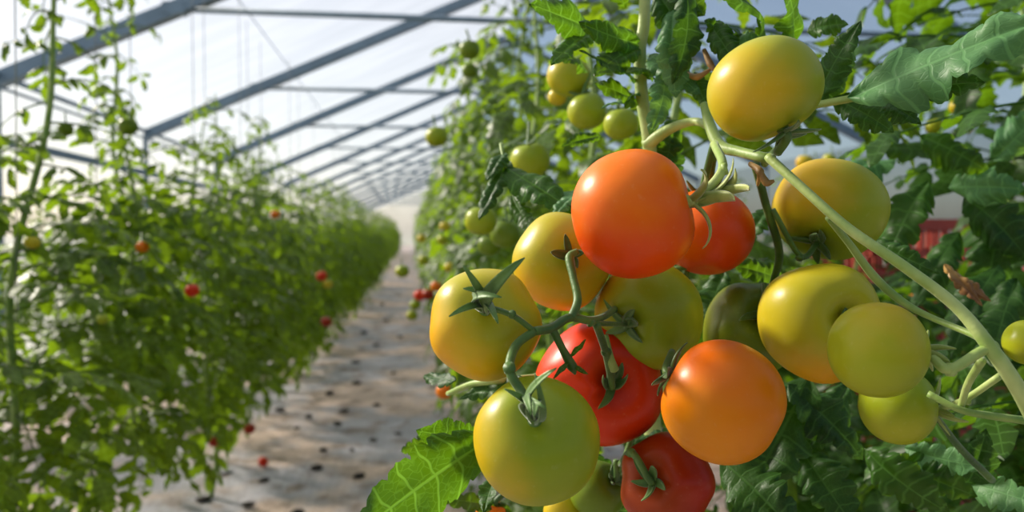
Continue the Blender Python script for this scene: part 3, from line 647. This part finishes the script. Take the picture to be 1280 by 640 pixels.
# curled leaves in front of the right foliage
for i, (a, b, w, rl, mt) in enumerate([
  ((1160, 228, .80), (1108, 290, .76), 70, .4, 'leaf'), ((1185, 235, .80), (1255, 228, .74), 60, 1.0, 'leaf_blue'),
  ((1205, 245, .80), (1285, 300, .74), 76, .6, 'leaf_dark'), ((1240, 200, .85), (1300, 150, .80), 60, .6, 'leaf_blue'),
  ((1120, 200, .85), (1050, 190, .80), 60, .7, 'leaf_blue'), ((1150, 170, .80), (1230, 200, .75), 54, .8, 'leaf'),
  ((1200, 290, .80), (1150, 350, .76), 56, .3, 'leaf_dark'), ((1250, 330, .75), (1190, 400, .70), 60, .2, 'leaf_dark'),
  ((1270, 350, .7), (1240, 420, .66), 60, .2, 'leaf_dark'), ((1240, 250, .8), (1260, 380, .76), 80, .1, 'leaf_dark'),
  ((1190, 200, .9), (1130, 160, .86), 50, .6, 'leaf')]):
    hero(a, b, w, rl, mt, seed=120 + i, fold=.3, curl=.9, ripple=.6, lobe=.3, droop=.6)

# ------------------------------------------------------------------ rows of plants
def leaf_obj(me, m, root):
    o = bpy.data.objects.new('leaf', me); C.objects.link(o); o.parent = root; mm = m.copy(); mm.translation = m.translation - root.location; o.matrix_local = mm; return o
def near_plant(x, y, H, label, group, seed, matk='leaf', lean=(0, 0), z0=.4, ztop=1.25, dens=1.0, keep=None, hires=False, sparse=True, r=.008):
    rng = random.Random(seed); root = empty('tomato_plant', (x, y, 0), label, 'tomato plant', group)
    slots, wob = leaf_slots(rng, (x, y), H, lean, z0, dens, ztop, sparse)
    mb = MB(); stem_mesh(mb, (x, y), lean, wob, H, r); mb.build('main_stem', M['stem'], root)
    n = 0
    for m, small in slots:
        i = rng.randrange(60)
        me = (POOLS_M[matk][i % 6] if small else (POOLH[i % 6] if hires else POOL_M[matk][i % 10]))
        if keep:
            vs = [m @ Vector(c) for c in [me.vertices[q].co for q in range(0, len(me.vertices), 29)]]
            if not all(keep(v) for v in vs): continue
        if n >= 98: break
        leaf_obj(me, m, root); n += 1
    return root
ords = ['nearest', 'second', 'third', 'fourth', 'fifth', 'sixth', 'seventh', 'eighth', 'ninth', 'tenth']
GL = 'tomato plants of the left row'
rl = random.Random(5)
for k in range(9):
    y = 1.35 + .48 * k
    near_plant(-.93 + rl.uniform(-.07, .07), y, (1.62, 2.0, 1.5, 2.05, 1.55, 1.75, 1.6, 1.8, 1.65)[k], ('tall tomato plant nearest the camera in the left row, bare stem at left edge' if k == 0 else 'leafy tomato plant in the left row, %s from the camera' % ords[k]), GL, 200 + k, 'leaf_far', ztop=1.27, dens=2.3, lean=(rl.uniform(-.03, .05), 0), keep=lambda v: v.x < -.42 and D(v) > .9)
def far_data(seed, H=1.62, ztop=1.2, dens=2.2):
    rng = random.Random(seed); slots, wob = leaf_slots(rng, (0, 0), H, (rng.uniform(-.04, .04), 0), .28, dens, ztop)
    mb = MB()
    for m, small in slots:
        mb.addm((POOLS_D if small else POOL_D)[rng.randrange(6 if small else 10)], m)
    ms = MB(); stem_mesh(ms, (0, 0), (0, 0), wob, H); return mb.mesh('foliage', M['leaf_far']), ms.mesh('main_stem', M['stem'])
FAR = [far_data(300 + i) for i in range(6)]
def far_plant(x, y, label, group, rng, sc=1.0):
    fo, st = FAR[rng.randrange(6)]
    root = empty('tomato_plant', (x, y, 0), label, 'tomato plant', group); root.rotation_euler.z = rng.uniform(0, 6.28); root.scale = (1, 1, sc * rng.uniform(.93, 1.08))
    for nm, me in (('main_stem', st), ('foliage', fo)):
        o = bpy.data.objects.new(nm, me); C.objects.link(o); o.parent = root
rf = random.Random(8); y = 1.35 + .48 * 9; k = 0
while y < 44:
    far_plant(-.9 + rf.uniform(-.08, .08), y, 'leafy green tomato plant farther down the left row', GL, rf); y += .5 if y < 16 else .8
# a second row beyond the left one, seen through the gaps
for k in range(16):
    far_plant(-2.35 + rf.uniform(-.1, .1), 2.6 + .9 * k, 'tomato plant glimpsed behind the left row, near the side wall', 'tomato plants by the left wall', rf, .78)
GR = 'tomato plants of the right row'
right = [(.42, 1.15), (.36, 1.6), (.36, 2.1), (.36, 2.6), (.38, 3.1), (.40, 3.6)]
for k, (x, y) in enumerate(right):
    near_plant(x, y, [1.75, 1.95, 2.05, 2.15, 2.1, 2.1][k], ['tomato plant directly behind the nearest one in the right row', 'tomato plant in the right row, third from the camera', 'tomato plant in the right row, fourth from the camera', 'tomato plant in the right row, fifth from the camera', 'tomato plant in the right row, sixth from the camera', 'tomato plant in the right row, seventh from the camera'][k],
               GR, 400 + k, 'leaf_far', ztop=(1.5 if k < 2 else 1.85), dens=(1.0, 1.0, 1.1, 1.2, 1.5, 1.7)[k], z0=.25, keep=lambda v: D(v) > .70 and v.x > .03 + .012 * v.y)
y = 4.1
while y < 44:
    far_plant(.46 + rf.uniform(-.06, .06), y, 'leafy green tomato plant farther down the right row', GR, rf, 1.3); y += .5 if y < 16 else .8
# plants on the right beside and beyond the nearest plant
GX = 'tomato plants right of the nearest one'
for k, (x, y, H, z0, sp, lab) in enumerate([
  (.74, .62, 1.25, .2, False, 'dense dark tomato plant filling the lower right corner'),
  (.90, .95, 1.55, .2, False, 'tomato plant with curled leaves at the right edge'),
  (1.28, 1.45, 1.9, .2, True, 'tomato plant behind the curled-leaf one at the right edge'),
  (.80, 1.40, 1.12, .2, False, 'low tomato plant behind the wide and kidney-shaped tomatoes'),
  (1.32, 2.1, 1.3, .2, True, 'tomato plant farther back at right, left of the edge plants')]):
    near_plant(x, y, H, lab, GX, 500 + k, 'leaf', dens=2.0, z0=z0, sparse=sp, ztop=1.5, keep=lambda v: D(v) > .62 and not (1108 < PX(v)[0] < 1184 and 245 < PX(v)[1] < 330))
# second right row at a distance, around the crates
for k in range(9):
    far_plant(2.0 + rf.uniform(-.1, .1), 3.6 + .8 * k, 'blurred tomato plant in the next row to the right', 'tomato plants of the next row to the right', rf, .85)

# red crates standing behind the right foliage
cr = P(1150, 290, 2.75)
def crate_parts(root):
    mb = MB(); W, Dp, Hh = .6, .4, .24
    box(mb, -W / 2, W / 2, -Dp / 2, Dp / 2, 0, .012); mb.build('crate_bottom', M['crate'], None, smooth=False).parent = root
    for ax, L, off in ((0, W, Dp / 2), (0, W, -Dp / 2), (1, Dp, W / 2), (1, Dp, -W / 2)):
        mb = MB()
        def b(u0, u1, z0, z1, th=.012):
            if ax == 0: box(mb, u0, u1, off - th / 2, off + th / 2, z0, z1)
            else: box(mb, off - th / 2, off + th / 2, u0, u1, z0, z1)
        b(-L / 2, L / 2, 0, .05); b(-L / 2, L / 2, .10, .12); b(-L / 2, L / 2, .19, .225, .02)
        n = int(L / .04)
        for i in range(n + 1): u = -L / 2 + .006 + (L - .012) * i / n; b(u - .006, u + .006, .04, .20)
        mb.build('crate_side', M['crate'], None, smooth=False).parent = root
c0 = empty('plastic_crate', (cr.x, cr.y, -.01), 'red plastic crate, lowest of the stack behind the right foliage', 'crate', 'red crates stacked behind the foliage'); crate_parts(c0)
names = ['red plastic crate, second from the floor in the stack', 'red plastic crate, third from the floor in the stack', 'red plastic crate, fourth from the floor in the stack', 'topmost red plastic crate glimpsed through the right foliage']
for i, lab in enumerate(names):
    r = c0.copy(); C.objects.link(r); r.location.z = -.01 + .232 * (i + 1); r['label'] = lab
    for ch in [c for c in c0.children]:
        c = ch.copy(); C.objects.link(c); c.parent = r
# support strings
for k in range(14):
    y = 1.35 + .48 * k if k < 9 else 5.7 + 1.0 * (k - 9); x = -.93 + rl.uniform(-.06, .06)
    mb = MB(); tube(mb, [(x, y, .9), (x + .01, y, 1.6), (x * .99, y, WZ)], .0016, 3, 5)
    tag(mb.build('support_string', M['string'], origin=(x, y, .9)), 'thin support string rising from a left row plant to the overhead wire', 'string', 'plant support strings of the left row')
# debris on the path
def clod(x, y, r, seed):
    rng = random.Random(seed); d = HC / (((y - 320) / F) * UP.z - FW.z); c = P(x, y, d); mb = MB(); V = []; nu, nv = 12, 7; Fc = []
    ph = [rng.uniform(0, 6.3) for _ in range(3)]
    for i in range(nv + 1):
        for j in range(nu):
            th = PI * i / nv; p = 2 * PI * j / nu; k = 1 + .2 * math.sin(2 * p + ph[0]) + .15 * math.sin(3 * p + ph[1] + th * 2)
            V.append((r * k * 1.3 * math.sin(th) * math.cos(p), r * k * math.sin(th) * math.sin(p), r * .5 * math.cos(th)))
    for i in range(nv):
        for j in range(nu): A = i * nu + j; B = i * nu + (j + 1) % nu; Fc.append((A, A + nu, B + nu, B))
    mb.add(V, Fc); o = mb.build('soil_clod', M['clod']); o.location = (c.x, c.y, -.012 + r * .2); o.rotation_euler.z = rng.uniform(0, 3)
    return o
for i, (x, y, r) in enumerate([(396, 583, .035), (283, 592, .03), (449, 592, .028), (386, 519, .03), (430, 512, .028), (371, 533, .02), (404, 560, .024), (446, 477, .03), (466, 548, .025), (422, 528, .03), (471, 504, .024), (330, 598, .026), (310, 628, .025), (498, 540, .022), (445, 452, .035), (470, 430, .035), (492, 465, .028), (455, 415, .04), (482, 400, .04), (372, 638, .03), (254, 622, .03), (440, 560, .018), (350, 510, .03), (412, 490, .03), (478, 380, .04), (500, 420, .03)]):
    tag(clod(x, y, r * .8, i), 'small dark clump of soil lying on the pale path sheet', 'soil clump', 'dark clumps scattered on the path')

# ------------------------------------------------------------------ light
w = bpy.data.worlds.new('world'); bpy.context.scene.world = w; w.use_nodes = True; t = w.node_tree; t.nodes.clear()
out = t.nodes.new('ShaderNodeOutputWorld'); bg = t.nodes.new('ShaderNodeBackground'); sky = t.nodes.new('ShaderNodeTexSky')
sky.sky_type = 'NISHITA'; sky.sun_disc = False; SUN = cdir(-.76, .56, -.42); el = math.asin(SUN.z)
sky.sun_elevation = el; sky.sun_rotation = math.atan2(SUN.x, SUN.y); sky.air_density = 1.0; sky.dust_density = 1.5; sky.ozone_density = 1.2
t.links.new(sky.outputs[0], bg.inputs[0]); bg.inputs[1].default_value = .105; t.links.new(bg.outputs[0], out.inputs[0])
sl = bpy.data.lights.new('sun', 'SUN'); sl.energy = 10.5; sl.angle = math.radians(7); sl.color = (1, .90, .74)
so = bpy.data.objects.new('sun', sl); C.objects.link(so); so.rotation_euler = (-SUN).to_track_quat('-Z', 'Y').to_euler(); so.location = (-5, 5, 10)
sc = bpy.context.scene
sc.view_settings.view_transform = 'Standard'; sc.view_settings.look = 'None'; sc.view_settings.gamma = 1; sc.view_settings.use_curve_mapping = False
sc.view_settings.exposure = 0.0
sc.cycles.use_denoising = True; sc.cycles.max_bounces = 12; sc.cycles.transparent_max_bounces = 16; sc.cycles.sample_clamp_indirect = 6
